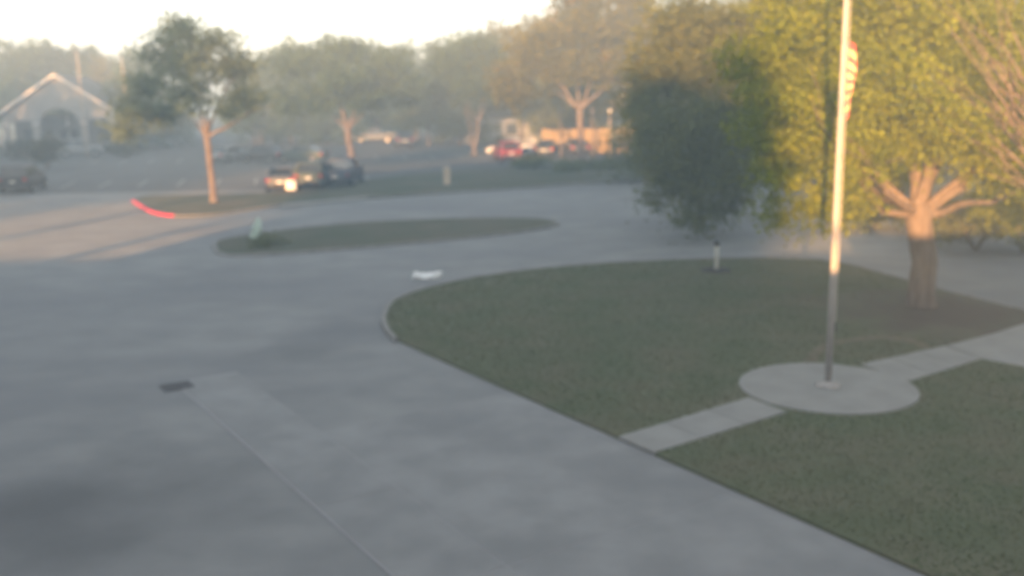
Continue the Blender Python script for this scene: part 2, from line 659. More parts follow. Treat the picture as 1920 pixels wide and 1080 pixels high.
drive = sheet('driveway', [DR(-0.05, -0.03), DR(-0.05, 1.29), DR(4.66, 1.29), DR(4.66, LAWN_W - 0.002), DR(21, LAWN_W - 0.002), DR(21, -0.03)], 0.0085, 'joint')
gap = 0.011
cuts = [0.0, 1.62, 4.66, 7.7, 10.76, 13.8, 16.9, 20]
for i in range(len(cuts) - 1):
    for (t0, t1) in ((0, 1.29), (1.29, LAWN_W)):
        if t0 > 1 and cuts[i] < 4:
            continue
        a, b = cuts[i] + gap, cuts[i + 1] - gap
        if i == 0:
            a = 0.02
        zt = 0.011 + random.uniform(0, 0.003)
        sheet('slab', [DR(a, t0 + gap), DR(b, t0 + gap), DR(b, t1 - gap), DR(a, t1 - gap)], zt, 'concrete', 0.005, parent=drive)
# drain grate at the head of the narrow lane
gt = empty('drain_grate', DR(0.30, -0.06, 0.0), math.atan2(e2.y, e2.x), 'dark iron drain grate set at the end of the concrete strip', 'drain grate')
MB().box(-0.27, 0.27, -0.22, 0.22, 0.012, 0.016).build('recess', 'iron_recess', gt)
fr = MB()
for (x0, x1, y0, y1) in ((-0.30, 0.30, 0.22, 0.25), (-0.30, 0.30, -0.25, -0.22), (-0.30, -0.27, -0.22, 0.22), (0.27, 0.30, -0.22, 0.22)):
    fr.box(x0, x1, y0, y1, 0.008, 0.028)
fr.build('frame', 'iron', gt)
bar = None
for k in range(9):
    if bar is None:
        bar = MB().box(-0.012, 0.012, -0.219, 0.219, 0.017, 0.025).build('bar', 'iron', gt)
        o = bar
    else:
        o = bar.copy()
        C.objects.link(o)
        o.parent = gt
    o.location = (-0.24 + k * 0.06, 0, 0)

# big lawn: kerb on the road side, the driveway edge on the other
corner_near = DR(21, LAWN_W)
road_edge = spline([G(x, y) for x, y in ((748, 641), (728, 615), (727, 590), (752, 562), (850, 532), (1000, 509), (1150, 497), (1300, 490), (1450, 488), (1560, 494), (1650, 516), (1760, 547), (1920, 588), (2100, 625))], 6)
lawn_poly = [p.copy() for p in road_edge] + [Vector((18, 18, 0)), Vector((18, 2, 0)), corner_near]
sheet('lawn', lawn_poly, 0.06, 'lawn', 0.1)
kerb('kerb', road_edge, 0.10, 0.13, 'kerb_concrete', side=1)

# path of slabs, round pad, sidewalk
pad_c = Vector((6.12, 18.5, 0))
pad_r = 1.68
ring = [pad_c + Vector((math.cos(2 * math.pi * k / 64), math.sin(2 * math.pi * k / 64), 0)) * pad_r for k in range(64)]
path = tag(sheet('path', [G(1160, 826), G(1227, 856), G(1470, 781), G(1400, 754)], 0.072, 'path_concrete', 0.05), kind='structure')
pa, pb, pc, pd = G(1160, 826), G(1227, 856), G(1475, 779), G(1403, 752)
NP = 3
for k in range(NP):
    f0, f1 = k / NP + 0.004, (k + 1) / NP - 0.004
    sheet('slab', [pa.lerp(pd, f0), pb.lerp(pc, f0), pb.lerp(pc, f1), pa.lerp(pd, f1)], 0.078, 'path_concrete', 0.02, parent=path)
sheet('flagpole_pad', ring, 0.088, 'path_concrete', 0.07)
qa, qb, qc, qd = G(1612, 689), G(1700, 722), G(1840, 679), G(1772, 654)
for k in range(3):
    f0, f1 = k / 3 + 0.004, (k + 1) / 3 - 0.004
    sheet('slab', [qa.lerp(qd, f0), qb.lerp(qc, f0), qb.lerp(qc, f1), qa.lerp(qd, f1)], 0.078, 'path_concrete', 0.02, parent=path)
sheet('sidewalk', [G(1775, 653.5), G(1843, 679), G(1920, 693), G(2080, 722), G(2080, 575), G(1920, 612), G(1862, 631)], 0.076, 'path_concrete', 0.06)
# worn arc of bare earth behind the pad
arc = spline([G(x, y) for x, y in ((1505, 684), (1530, 655), (1580, 641), (1650, 634), (1715, 640), (1742, 654))], 6)
arc_in = spline([G(x, y) for x, y in ((1740, 661), (1706, 649), (1650, 642), (1588, 648), (1548, 661), (1530, 684))], 6)
sheet('worn_track', arc + arc_in, 0.064, 'earth_track')

# median island with kerb
med = spline([G(x, y) for x, y in ((408, 468), (420, 452), (520, 436), (660, 421), (800, 414), (930, 411), (1020, 414), (1040, 424), (960, 438), (800, 455), (650, 468), (520, 478), (430, 480))], 6, True)
sheet('median_island', med, 0.07, 'verge_grass', 0.1)
kerb('kerb', med, 0.10, 0.14, 'kerb_concrete', side=1, closed=True)

# verge between the back road and the parking lot
low = spline([G(x, y) for x, y in ((247, 379), (262, 389), (285, 401), (325, 408), (400, 405), (480, 393), (580, 381), (700, 373), (900, 359), (1060, 348), (1210, 337), (1380, 326))], 6)
high = spline([G(x, y) for x, y in ((1380, 306), (1200, 309), (1000, 315), (850, 322), (700, 337), (600, 356), (480, 364), (350, 367), (275, 369), (247, 379))], 6)
sheet('verge', low + high[:-1], 0.07, 'verge_grass', 0.1)
kerb('kerb', low[:19], 0.13, 0.14, 'red_paint', side=1)
kerb('kerb', low[18:], 0.11, 0.15, 'kerb_concrete', side=1)
sheet('footway', [G(528, 386), G(600, 378), G(690, 370), G(690, 374.5), G(600, 383), G(528, 391)], 0.082, 'path_concrete', 0.02)

# painted parking lines (parts of the lot)
for row, (yy, d, xs) in enumerate(((68.5, 5.2, range(-14, 0)), (92, 5.2, range(-15, 3)))):
    for k in xs:
        x = k * 2.6 + 0.9
        a, b = Vector((x - 0.9, yy + d / 2, 0)), Vector((x + 0.3, yy - d / 2, 0))
        s = Vector((0.065, 0, 0))
        sheet('stall_line', [a - s, b - s, b + s, a + s], 0.002, 'white_paint', parent=lot)

# grass blades on the lawn near the camera
def grass(name, poly, n, h, keep_out, label, xr, yr):
    x = rng.uniform(*xr, n)
    y = rng.uniform(*yr, n)
    ok = inside(x, y, poly)
    for t in keep_out:
        ok &= ~t(x, y)
    x, y = x[ok], y[ok]
    n = len(x)
    az = rng.uniform(0, 6.283, n)
    hh = h * (0.5 + rng.random(n))
    w = 0.010 + 0.008 * rng.random(n)
    lean = rng.normal(0, 0.03, (n, 2))
    v = np.empty((n, 3, 3))
    v[:, 0] = np.c_[x - np.cos(az) * w, y - np.sin(az) * w, np.full(n, 0.055)]
    v[:, 1] = np.c_[x + np.cos(az) * w, y + np.sin(az) * w, np.full(n, 0.055)]
    v[:, 2] = np.c_[x + lean[:, 0], y + lean[:, 1], 0.055 + hh]
    t = 0.45 + 0.3 * np.sin(x * 0.9 + 1.7 * np.sin(y * 0.6)) * np.sin(y * 1.1 + x * .4) + 0.25 * np.sin(x * 2.3 + y * 1.7 + 2 * np.sin(x * .7)) * np.sin(y * 2.9 - x) + rng.normal(0, 0.08, n)
    o = quads_mesh(name, v.reshape(-1, 3), t, 'grass_blade', None, 3)
    tag(o, label, 'grass', kind='stuff')


def near_line(a, b, w):
    a, b = np.array(a[:2]), np.array(b[:2])
    d = b - a
    L = np.linalg.norm(d)
    d = d / L

    def f(x, y):
        rx, ry = x - a[0], y - a[1]
        t = rx * d[0] + ry * d[1]
        s = -rx * d[1] + ry * d[0]
        return (t > -0.3) & (t < L + 0.3) & (np.abs(s) < w)
    return f


side_poly = [G(1770, 652), G(1843, 681), G(1920, 695), G(2080, 724), G(2080, 573), G(1920, 610), G(1862, 629)]
grass('lawn_grass', lawn_poly, 330000, 0.03,
      [lambda x, y: (x - pad_c.x) ** 2 + (y - pad_c.y) ** 2 < (pad_r + 0.02) ** 2,
       near_line((pa + pb) / 2, (pc + pd) / 2, 0.47), near_line((qa + qb) / 2, (qc + qd) / 2, 0.55),
       lambda x, y: inside(x, y, side_poly),
       lambda x, y: (x - 11.2) ** 2 + (y - 24.6) ** 2 < (2.6 + 1.2 * rng.random(len(x))) ** 2,
       lambda x, y: inside(x, y, arc + arc_in) & (rng.random(len(x)) < 0.75)],
      'short patchy green grass of the lawn round the flagpole', (-4, 18), (8, 34))

# ------------------------------------------------------------------ building behind the camera (casts the foreground shade)
bd = empty('school_building', (-12, -8, 0), 0, 'brick building the picture is taken from, behind the viewpoint', 'building')
walls = ((-75, -24.6, 5.4), (-24.6, -4.55, 12.0), (-4.55, 2.6, 5.2), (2.6, 45, 5.8))
for x0, x1, h in walls:
    MB().box(x0 + 12, x1 + 12 - 0.003, -7, 7, -0.02, h - 0.25).build('wall', 'brick', bd)
    MB().box(x0 + 12 - 0.0, x1 + 12 - 0.004, -7.05, 7.05, h - 0.249, h).build('parapet', 'trim_white', bd)

# ------------------------------------------------------------------ flagpole and flag
fp = G(1552, 731)
fp.z = 0.088
POLE = empty('flagpole', fp, 0, 'tall pale metal flagpole standing on the round concrete pad', 'flagpole')
MB().tube([(0, 0, 0), (0, 0, 3.2), (0, 0, 9.2)], [0.068, 0.062, 0.034], 20).build('pole', 'aluminium', POLE, smooth=True)
MB().lathe([(0.24, 0.0), (0.24, 0.02), (0.15, 0.045), (0.09, 0.09), (0.075, 0.10)], n=24).build('base_collar', 'aluminium', POLE, smooth=True)
MB().lathe([(0.01, 9.2), (0.03, 9.21), (0.08, 9.27), (0.09, 9.32), (0.08, 9.37), (0.03, 9.42), (0.01, 9.425)], n=16).build('finial_ball', 'aluminium', POLE, smooth=True)
MB().tube([(0.075, -0.03, 1.2), (0.08, -0.03, 4.0), (0.06, -0.03, 9.1)], [0.006] * 3, 6).build('halyard', 'rope', POLE)
MB().box(0.055, 0.09, -0.04, -0.02, 1.1, 1.28).build('cleat', 'iron', POLE)

FL = tag(bpy.data.objects.new('flag', bpy.data.meshes.new('flag')), 'limp red and white striped flag hanging from the flagpole', 'flag')
C.objects.link(FL)
nu, nv = 60, 48
ztop = 6.62
vs, fs, uvs = [], [], []
for i in range(nu + 1):
    for j in range(nv + 1):
        u, v = i / nu, j / nv
        pin = 0.45 + 0.55 * math.sin(math.pi * min(1, (1 - v) * 1.15 + 0.12)) ** 0.6
        if u < 0.25:                        # folds back behind the pole, out again, then hangs in front
            k, y = u / 0.25, 0.09
        elif u < 0.55:
            k, y = 1 - (u - 0.25) / 0.3, 0.09 - 0.10 * (u - 0.25) / 0.3
        else:
            k, y = (u - 0.55) / 0.45, -0.02 - 0.07 * math.sin(math.pi * (u - 0.55) / 0.45)
        x = 0.07 + k * 0.17 * pin
        y += 0.035 * math.sin(v * 9 + k * 3)
        z = -(1 - v) * 1.42 + k * 0.16 * math.sin((1 - v) * 5.2 + 3.6)
        vs.append((x, y, z))
        uvs.append((u, v))
for i in range(nu):
    for j in range(nv):
        a = i * (nv + 1) + j
        fs.append((a, a + nv + 1, a + nv + 2, a + 1))
FL.data.from_pydata(vs, [], fs)
FL.data.materials.append(MATS['flag_cloth'])
ul = FL.data.uv_layers.new(name='UVMap')
for lp in FL.data.loops:
    ul.data[lp.index].uv = uvs[lp.vertex_index]
FL.data.polygons.foreach_set('use_smooth', [True] * len(FL.data.polygons))
FL.location = (fp.x, fp.y, ztop)

# ------------------------------------------------------------------ trees
def local(px, py, Y, base):
    return AT(px, py, Y) - base


# the big lit oak on the right
ob = G(1727, 574, 0.05)
lim = [local(x, y, Y, ob) for x, y, Y in ((1800, 352, 25.2), (1905, 250, 24.6), (1655, 398, 25.0), (1600, 330, 24.6), (1740, 300, 25.6), (1700, 180, 26.6), (1660, 360, 24.2), (1790, 200, 27.5), (1560, 250, 27.5), (1860, 380, 28.0))]
oak = empty('oak_tree', ob, 0, 'large spreading tree with forked sunlit trunk right of the flagpole', 'tree')
ft = local(1722, 398, 25.6, ob)
MB().tube([(0, 0, -0.15), (0, 0, 0.1), (-0.02, 0, 0.5), (0.02, 0, 1.2), ft * 0.9, ft + Vector((0, 0, 0.25))], [0.48, 0.40, 0.35, 0.32, 0.33, 0.38], 18).build('trunk', 'bark_pale', oak, smooth=True)
for i, t in enumerate(lim):
    big = i in (0, 4, 5, 7)
    r0 = 0.23 if big else 0.13
    p = wob(ft - Vector((0, 0, 0.05)), t, 4, 0.05)
    e = t + (t - ft) * 0.5 + Vector((0, 0, 0.5))
    limb(oak, p + wob(t, e, 4, 0.06)[1:], r0, 0.03, 'bark_pale', 10, twigs=5)
lob = []
for x, y, Y, rx, rz in ((1480, 300, 24.0, 0.9, 1.6), (1530, 380, 24.2, 0.75, 0.95), (1480, 180, 26, 1.4, 1.4), (1530, 60, 27, 1.9, 1.6),
                        (1620, 150, 25.5, 1.5, 1.3), (1590, 300, 23.6, 0.9, 0.9), (1680, 40, 27, 1.9, 1.5), (1720, 180, 24.0, 1.2, 1.0),
                        (1800, 90, 26, 1.8, 1.5), (1840, 270, 24.6, 1.3, 0.75), (1890, 180, 27, 1.5, 1.2), (1930, 310, 25.5, 1.2, 0.9),
                        (1640, 260, 26.5, 1.3, 0.9), (1790, 240, 23.6, 0.9, 0.7), (1960, 60, 28, 2.2, 1.8), (1750, -90, 28, 3.0, 1.8), (1560, -60, 28, 2.4, 1.6),
                        (1640, 330, 29.0, 1.4, 0.8), (1900, 380, 30, 1.4, 0.8), (2000, 220, 26, 2, 2), (1600, 392, 24.4, 0.55, 0.5), (1865, 318, 24.9, 0.8, 0.5), (1690, 270, 24.6, 0.9, 0.45), (1560, 215, 24.5, 1.2, 1.0), (1446, 320, 24.4, 0.5, 0.85), (1440, 215, 25, 0.75, 0.9), (1420, 120, 26, 0.9, 0.8), (1460, 400, 24.3, 0.4, 0.5)):
    p = local(x, y, Y, ob)
    lob.append((p.x, p.y, p.z, rx, rx * 1.1, rz))
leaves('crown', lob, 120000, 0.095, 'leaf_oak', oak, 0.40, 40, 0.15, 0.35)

# shaded drooping tree left of it
b5 = G(1312, 428, 0.0)
lob = []
for x, y, Y, rx, rz in ((1290, 390, 37.5, 0.75, 1.1), (1260, 320, 38.5, 1.1, 1.2), (1350, 330, 38, 1.4, 1.2), (1240, 230, 40, 1.5, 1.4), (1330, 240, 39, 2.0, 1.6),
                        (1410, 270, 39, 1.1, 1.6), (1420, 170, 40, 1.7, 1.6), (1300, 130, 41, 2.2, 1.7), (1230, 130, 42, 1.4, 1.4), (1380, 70, 41, 2.2, 1.6), (1280, 50, 42, 1.9, 1.6), (1340, 390, 39.5, 0.9, 0.5), (1470, 110, 42, 1.8, 1.5), (1440, 20, 43, 2, 1.2), (1215, 300, 39.5, 0.6, 0.5), (1225, 370, 38.5, 0.45, 0.4), (1320, 425, 38, 0.35, 0.35), (1385, 375, 39, 0.6, 0.5), (1205, 190, 41, 0.8, 0.6)):
    p = local(x, y, Y, b5)
    lob.append((p.x, p.y, p.z, rx, rx, rz))
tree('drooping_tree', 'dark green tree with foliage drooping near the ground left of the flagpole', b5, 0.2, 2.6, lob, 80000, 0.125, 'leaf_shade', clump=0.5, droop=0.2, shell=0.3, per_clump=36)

# T1: slim forked tree on the verge, far left
b1 = G(402, 379, 0.06)
lob = []
for x, y, Y, rx, rz in ((335, 62, 55, 1.4, 1.1), (405, 82, 54, 1.3, 1.1), (300, 105, 54, 1.3, 1.0), (360, 120, 54, 1.8, 1.2), (440, 130, 56, 1.4, 1.1), (275, 160, 55, 1.3, 1.0), (250, 205, 54.5, 1.3, 0.9), (355, 180, 54, 1.5, 0.9), (465, 180, 56, 1.2, 0.9), (230, 245, 55, 1.0, 0.7), (300, 215, 55.5, 1.2, 0.7), (430, 205, 55, 0.9, 0.5)):
    p = local(x, y, Y, b1)
    lob.append((p.x, p.y, p.z, rx, rx, rz))
tree('verge_tree', 'slim forked tree on the verge beside the red kerb', b1, 0.2, 3.6, lob, 19000, 0.16, 'leaf_verge', 'bark_pale', limbs=[local(*q, b1) for q in ((368, 228, 55), (470, 212, 55), (395, 150, 55), (340, 120, 55), (430, 130, 56))], clump=0.5, lean=(-0.15, 0), shell=0.3)

# T2: Y shaped trunk
b2 = G(661, 303, 0.0)
lob = []
for x, y, Y, rx, rz in ((560, 120, 88, 2.6, 1.8), (640, 100, 88, 2.8, 1.7), (720, 130, 88, 2.6, 1.7), (600, 180, 87, 2.2, 1.5), (680, 185, 87, 2.4, 1.3), (760, 170, 88, 2.0, 1.6), (540, 190, 88, 1.6, 1.4), (640, 150, 85, 2.5, 1.4)):
    p = local(x, y, Y, b2)
    lob.append((p.x, p.y, p.z, rx, rx, rz))
tree('forked_tree', 'tree with Y shaped pale trunk in the middle of the parking lot', b2, 0.3, 2.9, lob, 13000, 0.30, 'leaf_pale', 'bark_pale', limbs=[local(*q, b2) for q in ((628, 222, 88), (690, 205, 88), (620, 130, 88), (700, 130, 88))], clump=0.8, lean=(-0.3, 0), shell=0.3)

# T3: V trunk near the maroon car
b3 = G(889, 291, 0.0)
lob = []
for x, y, Y, rx, rz in ((850, 120, 94, 2.2, 1.9), (900, 100, 95, 2.4, 1.8), (830, 170, 94, 1.6, 1.4), (930, 160, 94, 1.8, 1.4), (880, 160, 93, 2.0, 1.2)):
    p = local(x, y, Y, b3)
    lob.append((p.x, p.y, p.z, rx, rx, rz))
t3 = tree('split_trunk_tree', 'tree with trunk split into a narrow V beside the maroon car', b3, 0.28, 0.7, lob, 9000, 0.30, 'leaf_far', 'bark_pale', limbs=[local(*q, b3) for q in ((872, 205, 93.5), (903, 200, 93.5))], clump=0.8, shell=0.3)

# T4: tall autumn tree in front of the fence
b4 = G(1092, 312, 0.05)
lob = []
for x, y, Y, rx, rz in ((960, 150, 77, 1.8, 1.5), (1000, 90, 77, 2.2, 1.8), (1080, 60, 77, 2.6, 2.0), (1160, 60, 78, 2.6, 2.2), (1060, 130, 76, 2.2, 1.4), (1140, 130, 76, 2.2, 1.3), (1200, 150, 77, 1.7, 1.6), (1090, -10, 78, 2.6, 1.8), (1190, -20, 79, 2.6, 2), (960, 190, 77, 1.2, 0.8), (1180, 190, 77, 1.4, 1.0)):
    p = local(x, y, Y, b4)
    lob.append((p.x, p.y, p.z, rx, rx, rz))
tree('autumn_tree', 'tall tree with golden foliage and curved lit trunk before the fence', b4, 0.27, 4.4, lob, 22000, 0.27, 'leaf_autumn', 'bark_pale', limbs=[local(*q, b4) for q in ((1045, 172, 76), (1085, 110, 77), (1140, 90, 77), (1010, 110, 77), (1180, 120, 77))], clump=0.75, lean=(-0.2, 0), shell=0.3)

# slender dark trunks before the fence
for x, y, lab, yy in ((1052, 292, 'thin dark tree left of the golden tree against the lit fence', 200), (1111, 290, 'thin dark tree just right of the golden tree against the fence', 205)):
    b = G(x, y)
    lb = [(0, 0, 5.4, 1.6, 1.6, 1.0), (0.6, 0.4, 6.2, 1.3, 1.3, 0.8), (-0.8, 0, 6.1, 1.2, 1.2, 0.8)]
    tree('young_tree', lab, b, 0.10, 3.6, lb, 2500, 0.28, 'leaf_shade', 'bark', clump=0.6, group='thin trees by the fence')

# the far belt of trees
far = [(20, 66, 128, 'leaf_pale'), (95, 72, 134, 'leaf_pale'), (160, 80, 140, 'leaf_far'), (215, 104, 136, 'leaf_autumn'), (262, 98, 128, 'leaf_pale'), (480, 96, 122, 'leaf_far'),
       (535, 78, 130, 'leaf_pale'), (615, 66, 134, 'leaf_pale'), (700, 72, 128, 'leaf_pale'), (775, 80, 124, 'leaf_pale'), (845, 66, 120, 'leaf_far'), (905, 58, 116, 'leaf_far'), (975, 38, 112, 'leaf_autumn'),
       (1035, 10, 108, 'leaf_autumn'), (1110, -20, 104, 'leaf_far'), (1200, -30, 100, 'leaf_autumn'), (1290, -25, 98, 'leaf_far'), (1390, 15, 90, 'leaf_far'), (1490, -10, 84, 'leaf_far'),
       (1590, -60, 78, 'leaf_oak'), (1690, -60, 74, 'leaf_far'), (1800, -60, 70, 'leaf_oak'), (1920, -60, 66, 'leaf_far'), (2040, -40, 66, 'leaf_far'), (-60, 60, 130, 'leaf_far'), (-150, 60, 126, 'leaf_far')]
far_words = ['far pale tree at the left edge beyond the gabled building', 'far pale tree above the peak of the gabled building', 'far rounded tree just right of the gabled building peak', 'low yellowish far tree between the gable and the verge tree',
             'far pale tree behind the left side of the verge tree', 'low far tree just right of the verge tree crown', 'far tree above the parked dark cars', 'far tree directly behind the Y shaped trunk', 'far tree above the grey pickup',
             'far tree above the dark van', 'far tree between the Y shaped trunk and the split trunk', 'far dark tree behind the split trunk', 'far tree where the skyline begins to rise to the right', 'far golden tree rising behind the left of the golden tree',
             'tall far tree behind the golden tree', 'tall golden far tree above the right end of the fence', 'tall far tree behind the drooping tree', 'far tree under the small gap of sky left of the flag', 'far tree just left of the flag',
             'far tree behind the flag', 'far tree between the flag and the oak trunk', 'far tree behind the oak crown', 'far tree behind the right edge of the oak', 'far tree beyond the right edge behind the oak', 'far tree beyond the left edge of the picture', 'outermost far tree beyond the left edge']
for (x, y, Y, lm), lab in zip(far, far_words):
    p = AT(x, y, Y)
    h = p.z
    r = random.uniform(5.0, 6.6) * (1.0 if Y > 100 else 0.95)
    r = min(r, h * 0.5)
    z0 = h * random.uniform(0.03, 0.12)
    n = int(4200 * (130 / Y))
    tree('far_tree', lab, (p.x, Y, 0), 0.26, max(1.6, h * 0.26), auto_lobes(h, r, z0, 8), n * 2, 0.30 * Y / 100, lm, 'bark', clump=1.0, group='trees far behind the parking lot', shell=0.4)

# a lower row in front of the belt closes the gaps under its crowns
mid = [(225, 150, 116, 'leaf_pale', 'low tree just right of the gabled building roof'), (300, 170, 118, 'leaf_far', 'low tree seen under the verge tree crown'), (470, 150, 116, 'leaf_far', 'low tree right of the verge tree'), (540, 160, 118, 'leaf_far', 'low tree behind the dark far cars'),
       (610, 170, 120, 'leaf_far', 'low tree left of the Y shaped trunk'), (725, 165, 136, 'leaf_shade', 'low dark tree behind the grey pickup'), (800, 150, 112, 'leaf_shade', 'low dark tree behind the dark van'), (860, 160, 112, 'leaf_shade', 'low dark tree left of the split trunk'),
       (930, 150, 118, 'leaf_shade', 'low dark tree behind the maroon car'), (1030, 150, 106, 'leaf_shade', 'dark tree behind the left part of the lit fence'), (1120, 120, 104, 'leaf_shade', 'dark tree behind the right part of the lit fence'), (1250, 170, 84, 'leaf_shade', 'dark tree at the right end of the lit fence'),
       (1215, 210, 62, 'leaf_shade', 'dark low tree behind the left side of the drooping tree'), (1480, 180, 60, 'leaf_shade', 'dark tree across the road behind the flagpole'), (1600, 200, 56, 'leaf_shade', 'dark tree across the road left of the oak trunk'), (1700, 210, 54, 'leaf_shade', 'dark tree across the road behind the oak trunk'),
       (1820, 200, 52, 'leaf_shade', 'dark tree across the road right of the oak trunk'), (1930, 200, 52, 'leaf_shade', 'dark tree across the road at the right edge')]
for x, y, Y, lm, lab in mid:
    p = AT(x, y, Y)
    h = p.z
    r = random.uniform(0.55, 0.7) * h
    r = max(2.9, r)
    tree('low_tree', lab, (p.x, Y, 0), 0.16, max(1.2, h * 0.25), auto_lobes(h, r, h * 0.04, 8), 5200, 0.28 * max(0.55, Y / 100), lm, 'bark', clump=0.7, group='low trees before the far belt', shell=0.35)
# trees out of frame on the left that shade the parking lot and the gabled building
for x, y, h, r, lab in ((-38, 42, 11, 4.5, 'nearest leafy tree beside the road beyond the left edge of the picture'), (-47, 49, 11.5, 5, 'second leafy tree from the road beyond the left edge'),
                        (-51, 72, 12.6, 4.8, 'leafy tree before the right half of the gabled building, beyond the left edge'), (-58, 72, 13.6, 5.0, 'leafy tree before the left half of the gabled building, beyond the left edge'),
                        (-65, 73, 13.6, 5.2, 'outermost leafy tree of the row beyond the left edge')):
    tree('shade_tree', lab, (x, y, 0), 0.3, 2.0, auto_lobes(h, r, 0.6, 11), 12000, 0.34, 'leaf_far', 'bark', clump=0.9, group='trees beyond the left edge')
# unseen trees added behind the building to break up the low sunlight
for x, y, z0, h, r, lab in ((-31.6, -20, 10.8, 14.5, 1.6, 'narrow added shade tree at the right end of the low left wing, behind the viewpoint'), (-38.5, -20, 15.2, 21.0, 4.2, 'tall added shade tree behind the low left wing of the building behind the viewpoint'), (-12, -22, 9, 15.6, 4.5, 'tall added shade tree behind the right half of the tall block behind the viewpoint'),
                            (-21, -23, 9, 16.2, 5, 'tall added shade tree behind the middle of the tall block behind the viewpoint'), (-29, -22, 9, 15.4, 3.6, 'tall added shade tree behind the left end of the tall block behind the viewpoint'), (-7.8, -22, 8, 14.2, 1.8, 'narrow added shade tree behind the right end of the tall block behind the viewpoint'),
                            (-50, -22, 10, 19.0, 5, 'second tall added shade tree behind the low left wing, behind the viewpoint'), (-61, -23, 9, 20.0, 5.5, 'third tall added shade tree behind the low left wing, behind the viewpoint'), (-73, -24, 8, 21.0, 6, 'fourth tall added shade tree behind the low left wing, behind the viewpoint'), (-86, -24, 8, 21.0, 6, 'outermost tall added shade tree behind the low left wing, behind the viewpoint')):
    tree('added_tall_tree', lab, (x, y, 0), 0.35, z0 - 0.5, auto_lobes(h, r, z0, 9), 2600 if z0 > 15 else 5500, 0.36, 'leaf_far', 'bark', clump=0.9, group='unseen trees added behind the building', shell=0.3)

# understory: hedges and shrubs
def shrub(label, p, r, h, n, size, m='leaf_hedge', group=None, k=5):
    root = empty('shrub', p, 0, label, 'shrub', group)
    b = MB()
    for i in range(4):
        a = i * 1.6 + random.random()
        b.tube([(0, 0, -0.05), (math.cos(a) * r * .25, math.sin(a) * r * .25, h * .35), (math.cos(a) * r * .55, math.sin(a) * r * .55, h * .75)], [0.05, 0.035, 0.012], 6)
    b.build('stem', 'bark', root)
    lb = [(random.uniform(-.5, .5) * r, random.uniform(-.5, .5) * r, h * random.uniform(.35, .62), r * random.uniform(.45, .65), r * random.uniform(.45, .65), h * random.uniform(.26, .4)) for _ in range(k)]
    leaves('crown', lb, n, size, m, root, 0.35, 24, 0, 0.3)
    return root


for x, y, r, h, lab in ((55, 303, 2.6, 2.6, 'dark shrub before the left bays of the gabled building'), (90, 318, 1.6, 3.4, 'dark upright shrub in front of the big arch'), (25, 300, 2.4, 2.0, 'low dark shrub at the foot of the left column'),
                        (240, 292, 2.4, 1.8, 'low shrub right of the gabled building'), (1000, 318, 1.8, 1.0, 'low shrub on the verge in front of the white car'), (1130, 318, 2.0, 0.7, 'low shrub at the foot of the lit fence'),
                        (1215, 316, 2.0, 1.6, 'shrub at the right end of the lit fence'), (1060, 322, 1.6, 0.9, 'low shrub left of the golden tree base'), (1250, 330, 2.2, 1.9, 'shrub behind the drooping tree')):
    p = G(x, y)
    shrub(lab, p, r, h, 1600, 0.2, 'leaf_shade' if x > 900 else 'leaf_hedge', 'shrubs round the parking lot')
for x, y, r, h, lab in ((1830, 470, 2.6, 2.6, 'dark bush behind the oak to the right'), (1920, 475, 2.6, 3.0, 'dark bush at the right edge behind the oak'), (1750, 440, 2.2, 1.7, 'dark bush directly behind the oak trunk'), (1640, 425, 2.0, 1.4, 'dark bush between flagpole and oak trunk')):
    shrub(lab, G(x, y), r, h, 3500, 0.14, 'leaf_shade', 'bushes behind the oak')
for x, y, r, h, lab in ((500, 460, 0.7, 0.3, 'low dark clump just right of the pale green sign on the median'),):
    shrub(lab, G(x, y, 0.07), r, h, 700, 0.09, 'leaf_shade')
ms = G(476, 457, 0.07)
tg_ = empty('median_sign', ms, R(-8), 'small pale green upright pointed sign at the left tip of the median', 'sign')
tg_.rotation_euler = (0, R(9), R(-8))
MB().prism([(-0.20, 0, 0.22), (0.10, 0, 0.12), (0.26, 0, 0.55), (0.22, 0, 0.95), (0.05, 0, 1.12), (-0.10, 0, 0.7)], (0, 0.015, 0)).build('board', 'sign_green', tg_)
MB().tube([(0.02, 0.03, -0.06), (0.02, 0.03, 0.9)], [0.012, 0.012], 6).build('stake', 'iron', tg_)

# leafless branches at the right edge
bt = Vector((14.0, 23.2, 0.05))
br = empty('bare_tree', bt, 0, 'leafless sunlit branches reaching in at the right edge', 'tree')
MB().tube(wob((0, 0, -0.1), (-0.1, 0.1, 2.6), 5, 0.02), [0.2, 0.17, 0.15, 0.14, 0.13, 0.12], 10).build('trunk', 'bark_pale', br, smooth=True)
for x, y in ((1862, 190), (1850, 150), (1858, 118), (1870, 230), (1880, 85), (1868, 262), (1895, 330), (1900, 60), (1910, 205)):
    t = AT(x, y, 22.6) - bt
    s = Vector((-0.1, 0.1, random.uniform(2.0, 2.6)))
    mid = s.lerp(t, 0.5) + Vector((0.15, 0, random.uniform(-.1, .3)))
    limb(br, [s, s.lerp(mid, .5), mid, mid.lerp(t, .6), t], 0.075, 0.018, 'bark_pale', 6, name='branch', twigs=6)

